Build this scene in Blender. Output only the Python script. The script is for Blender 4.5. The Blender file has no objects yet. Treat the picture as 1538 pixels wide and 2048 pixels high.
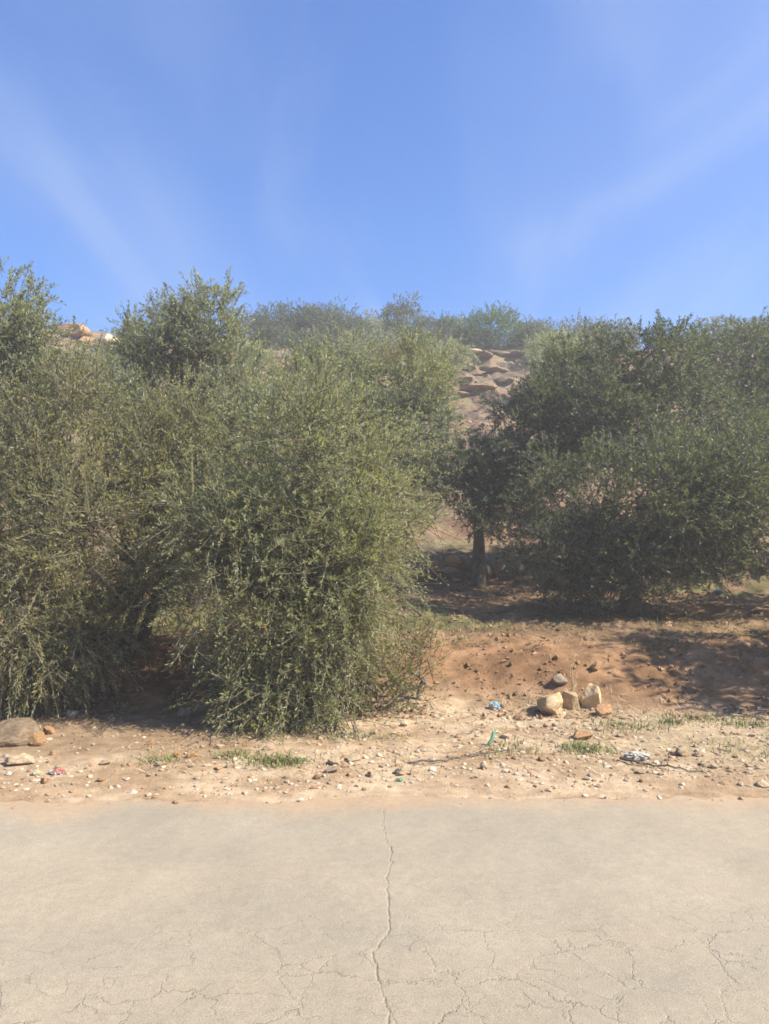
import bpy, math, random
import numpy as np
from mathutils import Vector

# ------------------------------------------------------------------ camera, sky, sun, exposure
SC = bpy.context.scene
COL = SC.collection
F_PX = 1539.0                      # focal length in pixels of the 1538 x 2048 photograph
PITCH = math.atan(76.0 / F_PX)
CAM = np.array([0.0, 0.0, 1.55])

cam = bpy.data.cameras.new('camera')
cam.sensor_fit = 'VERTICAL'; cam.sensor_height = 36.0; cam.sensor_width = 27.0
cam.lens = 36.0 * F_PX / 2048.0
cam.clip_start = 0.05; cam.clip_end = 6000
camo = bpy.data.objects.new('camera', cam); COL.objects.link(camo)
camo.location = CAM; camo.rotation_euler = (math.pi / 2 + PITCH, 0, 0)
SC.camera = camo

SUN_EL = math.radians(43.0)
SUN_AZ = math.radians(107.0)        # clockwise from +Y (the way the camera looks): from the right, a little behind
sun_to = Vector((math.sin(SUN_AZ) * math.cos(SUN_EL), math.cos(SUN_AZ) * math.cos(SUN_EL), math.sin(SUN_EL)))
sl = bpy.data.lights.new('sun', 'SUN'); sl.energy = 5.0; sl.angle = math.radians(0.6); sl.color = (1.0, 0.90, 0.76)
so = bpy.data.objects.new('sun', sl); COL.objects.link(so)
so.rotation_euler = sun_to.to_track_quat('Z', 'Y').to_euler()

world = bpy.data.worlds.new('World'); SC.world = world; world.use_nodes = True
wt = world.node_tree; wt.nodes.clear()
def wn(t, **k):
    n = wt.nodes.new(t)
    for a, b in k.items(): setattr(n, a, b)
    return n
sky = wn('ShaderNodeTexSky', sky_type='NISHITA', sun_disc=False, sun_elevation=SUN_EL, sun_rotation=SUN_AZ,
         altitude=300, air_density=1.35, dust_density=0.6, ozone_density=4.0)
bg = wn('ShaderNodeBackground'); bg.inputs['Strength'].default_value = 0.07
wo = wn('ShaderNodeOutputWorld')
tc = wn('ShaderNodeTexCoord')
# thin cirrus on a flat high layer: fibres that run away from the viewer and so fan out from the horizon
sep = wn('ShaderNodeSeparateXYZ'); wt.links.new(tc.outputs['Generated'], sep.inputs[0])
def wm(op, a, b=None):
    n = wn('ShaderNodeMath', operation=op)
    for i, v in enumerate((a, b)):
        if v is None: continue
        if hasattr(v, 'links'): wt.links.new(v, n.inputs[i])
        else: n.inputs[i].default_value = v
    return n.outputs[0]
zz_ = wm('ADD', wm('MAXIMUM', sep.outputs['Z'], 0.0), 0.06)
lay = wn('ShaderNodeCombineXYZ'); wt.links.new(wm('DIVIDE', sep.outputs['X'], zz_), lay.inputs[0]); wt.links.new(wm('DIVIDE', sep.outputs['Y'], zz_), lay.inputs[1])
def cirrus(scale, rotz, sq, off, lo, hi, detail=5, dist=0.5):
    m = wn('ShaderNodeMapping'); m.inputs['Rotation'].default_value = (0, 0, math.radians(rotz)); m.inputs['Scale'].default_value = sq; m.inputs['Location'].default_value = off
    n = wn('ShaderNodeTexNoise'); n.inputs['Scale'].default_value = scale; n.inputs['Detail'].default_value = detail
    n.inputs['Roughness'].default_value = 0.5; n.inputs['Distortion'].default_value = dist
    r = wn('ShaderNodeMapRange', interpolation_type='SMOOTHSTEP'); r.inputs['From Min'].default_value = lo; r.inputs['From Max'].default_value = hi
    wt.links.new(lay.outputs[0], m.inputs['Vector']); wt.links.new(m.outputs['Vector'], n.inputs['Vector'])
    wt.links.new(n.outputs['Fac'], r.inputs['Value'])
    return r.outputs['Result']
CO = (17.4, 9.0, 0.0)
c1 = cirrus(0.9, 24, (1.0, 0.30, 1), CO, 0.40, 0.78, 3, 0.9)
c2 = wm('MULTIPLY', cirrus(2.0, 20, (1.0, 0.22, 1), (CO[0] + 3, 1, 0), 0.44, 0.82, 7, 1.6), 0.7)
ad = wn('ShaderNodeMath', operation='ADD', use_clamp=True); wt.links.new(c1, ad.inputs[0]); wt.links.new(c2, ad.inputs[1])
mu = wn('ShaderNodeMath', operation='MULTIPLY'); mu.inputs[1].default_value = 0.32; wt.links.new(ad.outputs[0], mu.inputs[0])
tint = wn('ShaderNodeMix', data_type='RGBA', blend_type='MULTIPLY'); tint.inputs['Factor'].default_value = 1.0
tint.inputs[7].default_value = (0.33, 0.70, 1.20, 1)
wt.links.new(sky.outputs[0], tint.inputs[6])
mx = wn('ShaderNodeMix', data_type='RGBA'); mx.inputs[7].default_value = (3.4, 4.1, 5.6, 1)
wt.links.new(mu.outputs[0], mx.inputs['Factor']); wt.links.new(tint.outputs[2], mx.inputs[6])
wt.links.new(mx.outputs[2], bg.inputs['Color']); wt.links.new(bg.outputs[0], wo.inputs['Surface'])

SC.view_settings.view_transform = 'Standard'; SC.view_settings.look = 'None'
SC.view_settings.gamma = 1.0; SC.view_settings.exposure = 1.35; SC.view_settings.use_curve_mapping = False
SC.render.engine = 'CYCLES'
SC.cycles.use_denoising = True; SC.cycles.use_adaptive_sampling = True; SC.cycles.adaptive_threshold = 0.02
SC.cycles.max_bounces = 6; SC.cycles.diffuse_bounces = 3; SC.cycles.glossy_bounces = 2; SC.cycles.transmission_bounces = 3; SC.cycles.volume_bounces = 0
SC.cycles.filter_width = 1.7        # a phone lens is soft

# ------------------------------------------------------------------ helpers
RNG = np.random.default_rng(7)

def tag(o, label=None, cat=None, group=None, kind=None):
    if label: o['label'] = label
    if cat: o['category'] = cat
    if group: o['group'] = group
    if kind: o['kind'] = kind
    return o

def link(name, me, parent=None, mat=None):
    o = bpy.data.objects.new(name, me); COL.objects.link(o)
    if parent is not None: o.parent = parent
    if mat is not None and me is not None: me.materials.append(mat)
    return o

def empty(name, loc):
    o = bpy.data.objects.new(name, None); COL.objects.link(o); o.location = loc; o.empty_display_size = 0.2
    return o

def build_mesh(name, V, faces, smooth=False, colors=None, mats=None):
    """V (n,3); faces: list of int arrays (m,k)."""
    me = bpy.data.meshes.new(name)
    V = np.asarray(V, dtype=np.float32)
    me.vertices.add(len(V)); me.vertices.foreach_set('co', V.ravel())
    faces = [np.asarray(f, dtype=np.int32) for f in faces if len(f)]
    tot = sum(f.size for f in faces); nf = sum(len(f) for f in faces)
    me.loops.add(tot); me.polygons.add(nf)
    me.loops.foreach_set('vertex_index', np.concatenate([f.ravel() for f in faces]))
    starts = []; p = 0
    for f in faces:
        starts.append(p + np.arange(len(f), dtype=np.int32) * f.shape[1]); p += f.size
    me.polygons.foreach_set('loop_start', np.concatenate(starts).astype(np.int32))
    me.polygons.foreach_set('use_smooth', np.full(nf, smooth, dtype=bool))
    if mats is not None:
        me.polygons.foreach_set('material_index', np.asarray(mats, dtype=np.int32))
    if colors is not None:
        ca = me.attributes.new('tone', 'FLOAT_COLOR', 'POINT')
        c = np.ones((len(V), 4), dtype=np.float32); c[:, :3] = colors
        ca.data.foreach_set('color', c.ravel())
    me.update(calc_edges=True); me.validate()
    return me

def _hash(i, j, k, seed):
    n = (i.astype(np.int64) * 374761393 + j.astype(np.int64) * 668265263 + k.astype(np.int64) * 2147483647 + seed * 1274126177) & 0xffffffff
    n = ((n ^ (n >> 13)) * 1274126177) & 0xffffffff
    n = ((n ^ (n >> 16)) * 2246822519) & 0xffffffff
    return ((n ^ (n >> 15)) & 0xffffff) / float(0xffffff)

def vnoise(x, y, z=None, seed=0):
    x = np.asarray(x, float); y = np.asarray(y, float)
    z = np.zeros_like(x) if z is None else np.asarray(z, float)
    i, j, k = np.floor(x), np.floor(y), np.floor(z)
    fx, fy, fz = x - i, y - j, z - k
    fx = fx * fx * (3 - 2 * fx); fy = fy * fy * (3 - 2 * fy); fz = fz * fz * (3 - 2 * fz)
    def h(a, b, c): return _hash(i + a, j + b, k + c, seed)
    def l(a, b, t): return a + (b - a) * t
    return l(l(l(h(0,0,0), h(1,0,0), fx), l(h(0,1,0), h(1,1,0), fx), fy),
             l(l(h(0,0,1), h(1,0,1), fx), l(h(0,1,1), h(1,1,1), fx), fy), fz)

def fbm(x, y, z=None, seed=0, octs=4):
    s = 0; a = 0.5; f = 1.0
    for o in range(octs):
        s = s + a * vnoise(np.asarray(x) * f, np.asarray(y) * f, None if z is None else np.asarray(z) * f, seed + o * 17)
        a *= 0.5; f *= 2.03
    return s / (1 - 0.5 ** octs)

def sst(a, b, x):
    t = np.clip((np.asarray(x, float) - a) / (b - a), 0, 1); return t * t * (3 - 2 * t)

def ray(px, py):
    u = (px - 769.0) / F_PX; v = (1024.0 - py) / F_PX
    d = np.array([u, math.cos(PITCH) - v * math.sin(PITCH), math.sin(PITCH) + v * math.cos(PITCH)])
    return d

def at(px, py, Y):
    d = ray(px, py); return CAM + d * (Y / d[1])

def norm(a):
    return a / np.maximum(np.linalg.norm(a, axis=-1, keepdims=True), 1e-9)

# ------------------------------------------------------------------ terrain
SKEW = 0.0285
PS = [-60, 4.7, 5.3, 6.2, 7.2, 7.6, 8.2, 8.8, 9.3, 13.2, 13.85, 14.15, 16.0, 17.0, 22.0, 22.35, 25.8, 26.2, 30.6, 31.0, 35.5, 42, 70, 140, 400, 3000]
PZ = [-0.03, -0.03, 0.0, 0.03, 0.07, 0.15, 0.40, 0.54, 0.58, 0.86, 0.98, 1.32, 1.80, 2.15, 4.60, 4.95, 6.55, 6.95, 8.95, 9.45, 11.1, 11.8, 12.0, 10, 0, -40]

def h(x, y):
    x = np.asarray(x, float); y = np.asarray(y, float)
    s = y - SKEW * x
    w = sst(6.8, 9.0, s)
    s2 = s + w * (fbm(x * 0.33, y * 0.12, seed=3, octs=3) - 0.5) * 1.5 * sst(7.2, 14, s) + w * (vnoise(x * 1.1, y * 0.3, seed=5) - 0.5) * 0.35
    z = np.interp(s2, PS, PZ)
    hill = sst(13, 20, s)
    z = z + (fbm(x * 0.9, y * 0.9, seed=11) - 0.5) * (0.10 * sst(5.6, 8.0, s) + 0.5 * hill)
    z = z + (fbm(x * 4.0, y * 4.0, seed=12, octs=3) - 0.5) * (0.03 * sst(5.0, 5.9, s) + 0.07 * sst(7.0, 8.0, s) + 0.10 * hill)
    z = z + (fbm(x * 16.0, y * 16.0, seed=13, octs=2) - 0.5) * (0.012 * sst(4.95, 5.4, s) + 0.055 * sst(7.1, 7.9, s) * (1 - hill))
    z = z + (fbm(x * 5.0 + s * 1.2, s * 0.9, seed=14, octs=3) - 0.5) * 0.06 * sst(7.3, 7.8, s) * (1 - sst(8.9, 9.6, s))   # rain-cut runnels in the bank
    # the ridge is broken, a little higher on the left
    z = z + hill * 0.035 * sst(20, 36, s) * np.clip(-x, 0, 20)
    return z

def hz(x, y): return float(h(np.array([x]), np.array([y]))[0])

def ground_at(px, py, start=3.0):
    d = ray(px, py)
    t = np.arange(start, 60, 0.02) / d[1]
    P = CAM[None] + d[None] * t[:, None]
    g = h(P[:, 0], P[:, 1])
    k = np.argmax(P[:, 2] < g)
    return np.array([P[k, 0], P[k, 1], g[k]]) if (P[:, 2] < g).any() else None

def spaced(segs):
    out = [segs[0][0]]
    for a, b, st in segs:
        n = max(1, int(round((b - a) / st)))
        out += list(np.linspace(a, b, n + 1)[1:])
    return np.array(out)

def grid_faces(nx, ny):
    i = np.arange(ny - 1)[:, None] * nx + np.arange(nx - 1)[None]
    return np.stack([i, i + 1, i + nx + 1, i + nx], -1).reshape(-1, 4)

# ------------------------------------------------------------------ materials
def mat(name):
    m = bpy.data.materials.new(name); m.use_nodes = True
    nt = m.node_tree; nt.nodes.clear()
    out = nt.nodes.new('ShaderNodeOutputMaterial')
    return m, nt, out

def N(nt, t, **k):
    n = nt.nodes.new(t)
    for a, b in k.items():
        if a.startswith('i_'):
            n.inputs[a[2:].replace('_', ' ')].default_value = b
        else: setattr(n, a, b)
    return n

def noise(nt, scale, detail=4, rough=0.55, vec=None):
    n = N(nt, 'ShaderNodeTexNoise'); n.inputs['Scale'].default_value = scale; n.inputs['Detail'].default_value = detail; n.inputs['Roughness'].default_value = rough
    if vec is not None: nt.links.new(vec, n.inputs['Vector'])
    return n.outputs['Fac']

def ramp(nt, fac, stops):
    r = N(nt, 'ShaderNodeValToRGB'); e = r.color_ramp.elements
    while len(e) > 1: e.remove(e[-1])
    e[0].position = stops[0][0]; e[0].color = (*stops[0][1], 1)
    for p, c in stops[1:]:
        x = e.new(p); x.color = (*c, 1)
    nt.links.new(fac, r.inputs['Fac'])
    return r.outputs['Color']

def mixc(nt, fac, a, b, blend='MIX'):
    m = N(nt, 'ShaderNodeMix', data_type='RGBA', blend_type=blend)
    for sock, v in ((m.inputs['Factor'], fac), (m.inputs[6], a), (m.inputs[7], b)):
        if hasattr(v, 'links'): nt.links.new(v, sock)
        else: sock.default_value = v if not isinstance(v, tuple) else (*v, 1)
    return m.outputs[2]

def bump(nt, height, strength, dist):
    b = N(nt, 'ShaderNodeBump'); b.inputs['Strength'].default_value = strength; b.inputs['Distance'].default_value = dist
    nt.links.new(height, b.inputs['Height']); return b.outputs['Normal']

def principled(nt, out, color, rough=0.9, spec=0.2, normal=None):
    p = N(nt, 'ShaderNodeBsdfPrincipled')
    if hasattr(color, 'links'): nt.links.new(color, p.inputs['Base Color'])
    else: p.inputs['Base Color'].default_value = (*color, 1)
    p.inputs['Roughness'].default_value = rough; p.inputs['Specular IOR Level'].default_value = spec
    if normal is not None: nt.links.new(normal, p.inputs['Normal'])
    nt.links.new(p.outputs[0], out.inputs['Surface'])
    return p

def tone_mat(name, scale, lo, hi, rough=0.92, bscale=60, bstr=0.5, bdist=0.01, spec=0.15, extra=None):
    """base colour from the mesh's own tone attribute, broken up by noise"""
    m, nt, out = mat(name)
    a = N(nt, 'ShaderNodeAttribute', attribute_name='tone')
    tcn = N(nt, 'ShaderNodeTexCoord')
    f = noise(nt, scale, 6, 0.62, tcn.outputs['Object'])
    g = ramp(nt, f, [(0.3, (lo,) * 3), (0.7, (hi,) * 3)])
    c = mixc(nt, 1.0, a.outputs['Color'], g, 'MULTIPLY')
    nb = bump(nt, noise(nt, bscale, 5, 0.65, tcn.outputs['Object']), bstr, bdist)
    principled(nt, out, c, rough, spec, nb)
    return m

M = {}
M['ground'] = tone_mat('soil', 9.0, 0.72, 1.28, 0.97, 45, 0.6, 0.02, 0.05)
M['gravel'] = tone_mat('gravel', 14.0, 0.8, 1.2, 0.9, 120, 0.3, 0.004)
M['blade'] = tone_mat('blade', 20.0, 0.8, 1.2, 0.7, 50, 0.0, 0.001)

def rock_mat(name, a, b, c):
    m, nt, out = mat(name)
    tcn = N(nt, 'ShaderNodeTexCoord'); v = tcn.outputs['Object']
    oi = N(nt, 'ShaderNodeObjectInfo')
    col = ramp(nt, noise(nt, 5.0, 6, 0.65, v), [(0.30, a), (0.52, b), (0.72, c)])
    pits = ramp(nt, noise(nt, 38, 4, 0.7, v), [(0.32, (0.55, 0.5, 0.45)), (0.48, (1, 1, 1))])
    col = mixc(nt, 0.8, col, pits, 'MULTIPLY')
    vr = N(nt, 'ShaderNodeMapRange'); vr.inputs['To Min'].default_value = 0.78; vr.inputs['To Max'].default_value = 1.15
    nt.links.new(oi.outputs['Random'], vr.inputs['Value'])
    col = mixc(nt, 1.0, col, vr.outputs[0], 'MULTIPLY')
    nb = bump(nt, noise(nt, 22, 7, 0.7, v), 0.7, 0.02)
    principled(nt, out, col, 0.92, 0.15, nb)
    return m
M['limestone'] = rock_mat('limestone', (0.32, 0.22, 0.125), (0.48, 0.37, 0.245), (0.58, 0.49, 0.36))
M['boulder_stone'] = rock_mat('boulder_stone', (0.36, 0.23, 0.11), (0.54, 0.40, 0.235), (0.64, 0.52, 0.36))
M['brown_rock'] = rock_mat('brown_rock', (0.13, 0.09, 0.055), (0.21, 0.155, 0.10), (0.30, 0.235, 0.165))
M['ochre_rock'] = rock_mat('ochre_rock', (0.24, 0.13, 0.06), (0.40, 0.24, 0.12), (0.52, 0.38, 0.24))
M['grey_rock'] = rock_mat('grey_rock', (0.16, 0.125, 0.085), (0.27, 0.215, 0.155), (0.40, 0.34, 0.26))

def make_leaf_mat():
    m, nt, out = mat('olive_leaf')
    a = N(nt, 'ShaderNodeAttribute', attribute_name='tone')
    p = N(nt, 'ShaderNodeBsdfPrincipled'); p.inputs['Roughness'].default_value = 0.46; p.inputs['Specular IOR Level'].default_value = 0.45
    nt.links.new(a.outputs['Color'], p.inputs['Base Color'])
    t = N(nt, 'ShaderNodeBsdfTranslucent')
    tcol = mixc(nt, 1.0, a.outputs['Color'], (1.15, 1.2, 0.55), 'MULTIPLY')
    nt.links.new(tcol, t.inputs['Color'])
    mx_ = N(nt, 'ShaderNodeMixShader'); mx_.inputs[0].default_value = 0.5
    nt.links.new(p.outputs[0], mx_.inputs[1]); nt.links.new(t.outputs[0], mx_.inputs[2]); nt.links.new(mx_.outputs[0], out.inputs['Surface'])
    return m
M['leaf'] = make_leaf_mat()

def make_bark(name, a, b):
    m, nt, out = mat(name)
    tcn = N(nt, 'ShaderNodeTexCoord')
    mp = N(nt, 'ShaderNodeMapping'); mp.inputs['Scale'].default_value = (1, 1, 0.25); nt.links.new(tcn.outputs['Object'], mp.inputs['Vector'])
    f = noise(nt, 28, 6, 0.7, mp.outputs[0])
    principled(nt, out, ramp(nt, f, [(0.3, a), (0.7, b)]), 0.95, 0.1, bump(nt, f, 1.0, 0.03))
    return m
M['bark'] = make_bark('bark', (0.06, 0.05, 0.038), (0.22, 0.185, 0.14))
M['twig'] = make_bark('twig_bark', (0.10, 0.085, 0.055), (0.21, 0.185, 0.125))
M['dry_wood'] = make_bark('dry_wood', (0.26, 0.21, 0.15), (0.50, 0.43, 0.33))

def make_road_mat():
    m, nt, out = mat('worn_asphalt')
    a = N(nt, 'ShaderNodeAttribute', attribute_name='tone')
    tcn = N(nt, 'ShaderNodeTexCoord'); v = tcn.outputs['Object']
    def ma(op, p, q, clamp=False):
        n = N(nt, 'ShaderNodeMath', operation=op, use_clamp=clamp)
        for i, x_ in enumerate((p, q)):
            if hasattr(x_, 'links'): nt.links.new(x_, n.inputs[i])
            else: n.inputs[i].default_value = x_
        return n.outputs[0]
    def step(val, lo, hi):
        r = N(nt, 'ShaderNodeMapRange', interpolation_type='SMOOTHSTEP'); r.inputs['From Min'].default_value = lo; r.inputs['From Max'].default_value = hi
        nt.links.new(val, r.inputs['Value']); return r.outputs['Result']
    big = ramp(nt, noise(nt, 0.9, 5, 0.6, v), [(0.3, (0.90, 0.90, 0.90)), (0.7, (1.08, 1.07, 1.05))])
    fine = ramp(nt, noise(nt, 170, 3, 0.75, v), [(0.32, (0.74, 0.74, 0.74)), (0.5, (1, 1, 1)), (0.70, (1.27, 1.25, 1.22))])
    mid = ramp(nt, noise(nt, 20, 5, 0.7, v), [(0.3, (0.90, 0.90, 0.91)), (0.7, (1.08, 1.08, 1.07))])
    c = mixc(nt, 1.0, a.outputs['Color'], big, 'MULTIPLY'); c = mixc(nt, 1.0, c, fine, 'MULTIPLY'); c = mixc(nt, 1.0, c, mid, 'MULTIPLY')
    # crazed surface: broken networks of hairline cracks with worn shoulders
    wn_ = N(nt, 'ShaderNodeTexNoise'); wn_.inputs['Scale'].default_value = 9; wn_.inputs['Detail'].default_value = 5; wn_.inputs['Roughness'].default_value = 0.65; nt.links.new(v, wn_.inputs['Vector'])
    off = N(nt, 'ShaderNodeVectorMath', operation='MULTIPLY_ADD'); nt.links.new(wn_.outputs['Color'], off.inputs[0]); off.inputs[1].default_value = (0.16, 0.16, 0.0); nt.links.new(v, off.inputs[2])
    sx = N(nt, 'ShaderNodeSeparateXYZ'); nt.links.new(v, sx.inputs[0])
    zone = step(ma('ADD', ma('SUBTRACT', 3.55, sx.outputs['Y']), ma('MULTIPLY', sx.outputs['X'], 0.10)), 0.0, 0.7)   # the carriageway's middle is crazed, its edge is not
    net = None; dirt_shade = None
    for sc_, w_, lo, hi, amp in ((3.0, 0.020, 0.42, 0.62, 1.0), (6.0, 0.032, 0.44, 0.62, 0.75)):
        vo = N(nt, 'ShaderNodeTexVoronoi', feature='DISTANCE_TO_EDGE', voronoi_dimensions='2D'); vo.inputs['Scale'].default_value = sc_; nt.links.new(off.outputs[0], vo.inputs['Vector'])
        mask = ma('MULTIPLY', ma('MULTIPLY', step(noise(nt, 2.3 + sc_ * 0.3, 4, 0.6, v), lo, hi), zone), amp)
        gw = ma('MULTIPLY', ma('SUBTRACT', 1.0, step(vo.outputs['Distance'], 0.0, w_)), mask)          # groove
        gs = ma('MULTIPLY', ma('SUBTRACT', 1.0, step(vo.outputs['Distance'], 0.0, w_ * 0.8)), mask)
        net = gw if net is None else ma('MAXIMUM', net, gw); dirt_shade = gs if dirt_shade is None else ma('MAXIMUM', dirt_shade, gs)
    c = mixc(nt, ma('MULTIPLY', dirt_shade, 0.18), c, (0.10, 0.085, 0.065))  # grooves painted darker: packed soil plus the shade of their depth
    vg = N(nt, 'ShaderNodeTexVoronoi'); vg.inputs['Scale'].default_value = 150; nt.links.new(v, vg.inputs['Vector'])
    grain = bump(nt, ma('ADD', vg.outputs['Distance'], noise(nt, 260, 4, 0.7, v)), 0.30, 0.003)
    bn = N(nt, 'ShaderNodeBump', invert=True); bn.inputs['Strength'].default_value = 0.5; bn.inputs['Distance'].default_value = 0.012
    nt.links.new(net, bn.inputs['Height']); nt.links.new(grain, bn.inputs['Normal'])
    principled(nt, out, c, 0.85, 0.25, bn.outputs['Normal'])
    return m
M['road'] = make_road_mat()

def plain(name, col, rough=0.5, spec=0.4, bs=30, bstr=0.25):
    m, nt, out = mat(name)
    tcn = N(nt, 'ShaderNodeTexCoord')
    f = noise(nt, 12, 5, 0.6, tcn.outputs['Object'])
    c = mixc(nt, f, tuple(x * 0.75 for x in col), tuple(min(1, x * 1.15) for x in col))
    principled(nt, out, c, rough, spec, bump(nt, noise(nt, bs, 4, 0.6, tcn.outputs['Object']), bstr, 0.01))
    return m
M['white_plastic'] = plain('white_plastic', (0.40, 0.365, 0.31))
M['blue_plastic'] = plain('blue_plastic', (0.14, 0.36, 0.52))
M['red_plastic'] = plain('red_plastic', (0.36, 0.14, 0.12))
M['green_plastic'] = plain('green_plastic', (0.16, 0.34, 0.20))
M['yellow_plastic'] = plain('yellow_plastic', (0.40, 0.36, 0.22))
M['straw'] = plain('straw', (0.46, 0.36, 0.20), 0.8, 0.2)

# ------------------------------------------------------------------ ground sheet
xs = spaced([(-2500, -400, 300), (-400, -60, 40), (-60, -16, 2.0), (-16, -5, 0.22), (-5, 6.5, 0.062), (6.5, 18, 0.22), (18, 60, 2.0), (60, 400, 40), (400, 2500, 300)])
ys = spaced([(-400, -40, 60), (-40, 4.4, 3.0), (4.4, 9.6, 0.04), (9.6, 14.5, 0.07), (14.5, 40, 0.17), (40, 60, 1.0), (60, 300, 12), (300, 3000, 180)])
X, Y = np.meshgrid(xs, ys)
x, y = X.ravel(), Y.ravel(); s = y - SKEW * x
Z = h(x, y)
n1 = fbm(x * 0.7, y * 0.7, seed=31); n2 = fbm(x * 3.1, y * 3.1, seed=32); n3 = fbm(x * 0.25, y * 0.35, seed=33)
def C3(*c): return np.array(c)[None]
def L3(a, b, t): return a + (b - a) * np.asarray(t)[:, None]
verge = L3(C3(0.27, 0.192, 0.118), C3(0.385, 0.295, 0.195), sst(0.3, 0.7, n2))
bank = L3(C3(0.150, 0.086, 0.045), C3(0.245, 0.148, 0.080), sst(0.3, 0.7, n2))
terr = L3(C3(0.12, 0.080, 0.046), C3(0.215, 0.145, 0.085), sst(0.3, 0.7, n2))
terr = L3(terr, C3(0.095, 0.105, 0.04), sst(0.52, 0.68, n1) * 0.7)
hillc = L3(C3(0.105, 0.078, 0.053), C3(0.205, 0.152, 0.104), sst(0.3, 0.7, n2))
hillc = L3(hillc, C3(0.30, 0.165, 0.09), sst(0.56, 0.76, n3) * 0.4)
hillc = L3(hillc, C3(0.16, 0.16, 0.07), sst(0.55, 0.72, n1) * 0.5)
col = L3(verge, bank, sst(6.9, 7.7, s + (n1 - .5) * 1.2)); col = L3(col, terr, sst(8.6, 9.4, s + (n2 - .5) * 0.6)); col = L3(col, hillc, sst(13.6, 14.6, s))
# duller, weedier verge to the right
col = L3(col, C3(0.30, 0.24, 0.15), sst(1.2, 2.4, x) * (1 - sst(6.6, 7.2, s)) * sst(5.2, 5.8, s) * 0.6)
col = L3(col, C3(0.18, 0.125, 0.075), sst(-0.6, -1.6, x) * (1 - sst(6.9, 7.6, s)) * sst(5.7, 6.1, s) * 0.7)  # darker brown ground under the left trees
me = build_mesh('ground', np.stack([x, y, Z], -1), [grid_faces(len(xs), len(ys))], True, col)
tag(link('ground', me, None, M['ground']), kind='structure')

# ------------------------------------------------------------------ road with its cracks
rx = spaced([(-120, -10, 10), (-10, -2.8, 0.4), (-2.8, -0.16, 0.02), (-0.16, 0.12, 0.003), (0.12, 2.8, 0.02), (2.8, 10, 0.4), (10, 120, 10)])
rs = spaced([(-4.0, 1.6, 0.4), (1.6, 2.1, 0.05), (2.1, 3.7, 0.008), (3.7, 4.4, 0.012), (4.4, 4.96, 0.01)])
RX, RS = np.meshgrid(rx, rs); x = RX.ravel(); s = RS.ravel()
edge = (fbm(x * 1.3, x * 0 + 3, seed=41) - 0.5) * 0.20 + (fbm(x * 7, x * 0 + 9, seed=42) - 0.5) * 0.16
y = s + SKEW * x + edge * sst(4.5, 4.96, s)

def vor_edge(x, y, cell, seed, jit=0.9):
    gx, gy = x / cell, y / cell
    i0, j0 = np.floor(gx), np.floor(gy)
    f1 = np.full(x.shape, 9.0); f2 = np.full(x.shape, 9.0)
    for a in (-1, 0, 1):
        for b in (-1, 0, 1):
            i, j = i0 + a, j0 + b
            ox = i + 0.5 + (_hash(i, j, i * 0, seed) - 0.5) * jit; oy = j + 0.5 + (_hash(i, j, i * 0, seed + 5) - 0.5) * jit
            d = np.hypot(gx - ox, gy - oy)
            f2 = np.where(d < f1, f1, np.minimum(f2, d)); f1 = np.minimum(f1, d)
    return (f2 - f1) * cell * 0.6

def polydist(x, y, pts):
    best = np.full(x.shape, 9.0)
    for (ax, ay), (bx, by) in zip(pts[:-1], pts[1:]):
        dx, dy = bx - ax, by - ay
        t = np.clip(((x - ax) * dx + (y - ay) * dy) / (dx * dx + dy * dy), 0, 1)
        best = np.minimum(best, np.hypot(x - ax - t * dx, y - ay - t * dy))
    return best

def road_pt(px, py):
    d = ray(px, py); p = CAM + d * (-CAM[2] / d[2]); return (p[0], p[1])

wx = x + (fbm(x * 5, y * 5, seed=51) - 0.5) * 0.16 + (fbm(x * 26, y * 26, seed=52, octs=2) - 0.5) * 0.035
wy = y + (fbm(x * 5, y * 5, seed=53) - 0.5) * 0.16 + (fbm(x * 26, y * 26, seed=54, octs=2) - 0.5) * 0.035
depth = np.zeros_like(x); near = (np.abs(x) < 2.9) & (s > 1.5)
xi, yi, wxi, wyi = x[near], y[near], wx[near], wy[near]
crk = np.zeros_like(xi)
main = [road_pt(*p) for p in [(768, 1622), (769, 1636), (764, 1652), (768, 1668), (775, 1684), (783, 1704), (782, 1730), (775, 1758), (773, 1782), (779, 1806), (776, 1840), (780, 1866), (764, 1884), (748, 1902), (756, 1930), (752, 1958), (768, 1985), (774, 2015), (782, 2060)]]
dm = polydist(xi + (fbm(xi * 24, yi * 24, seed=66, octs=3) - .5) * 0.034, yi, main)
crk = np.maximum(crk, np.exp(-(dm / (0.0014 + 0.0018 * sst(0.3, 0.75, vnoise(xi * 0, yi * 14, seed=68)))) ** 2) * (0.55 + 0.45 * vnoise(xi * 9, yi * 30, seed=69)))
lip = 0.0
depth[near] = crk
zl = np.zeros_like(x); zl[near] = lip
z = 0.004 - depth * 0.006 + zl + (fbm(x * 1.1, y * 1.1, seed=71) - 0.5) * 0.03 + (fbm(x * 7, y * 7, seed=72, octs=2) - .5) * 0.006 * near
z = z - 0.035 * sst(4.85, 4.96, s)
tone = L3(C3(0.242, 0.214, 0.162), C3(0.285, 0.252, 0.192), fbm(x * 2.2, y * 2.2, seed=74))
tone = L3(tone, C3(0.285, 0.245, 0.18), sst(0.45, 0.65, fbm(x * 0.5, s * 1.6, seed=76)) * 0.6)                    # dust lying in broad drifts
tone = L3(tone, C3(0.165, 0.15, 0.12), np.exp(-((s - 2.75) / 0.28) ** 2) * 0.2 * fbm(x * 0.8, s * 3, seed=77))   # worn wheel track
tone = L3(tone, C3(0.33, 0.245, 0.16), sst(4.50, 4.92, s + (fbm(x * 2, y * 2, seed=75) - .5) * 0.55))       # dust blown over the edge
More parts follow.
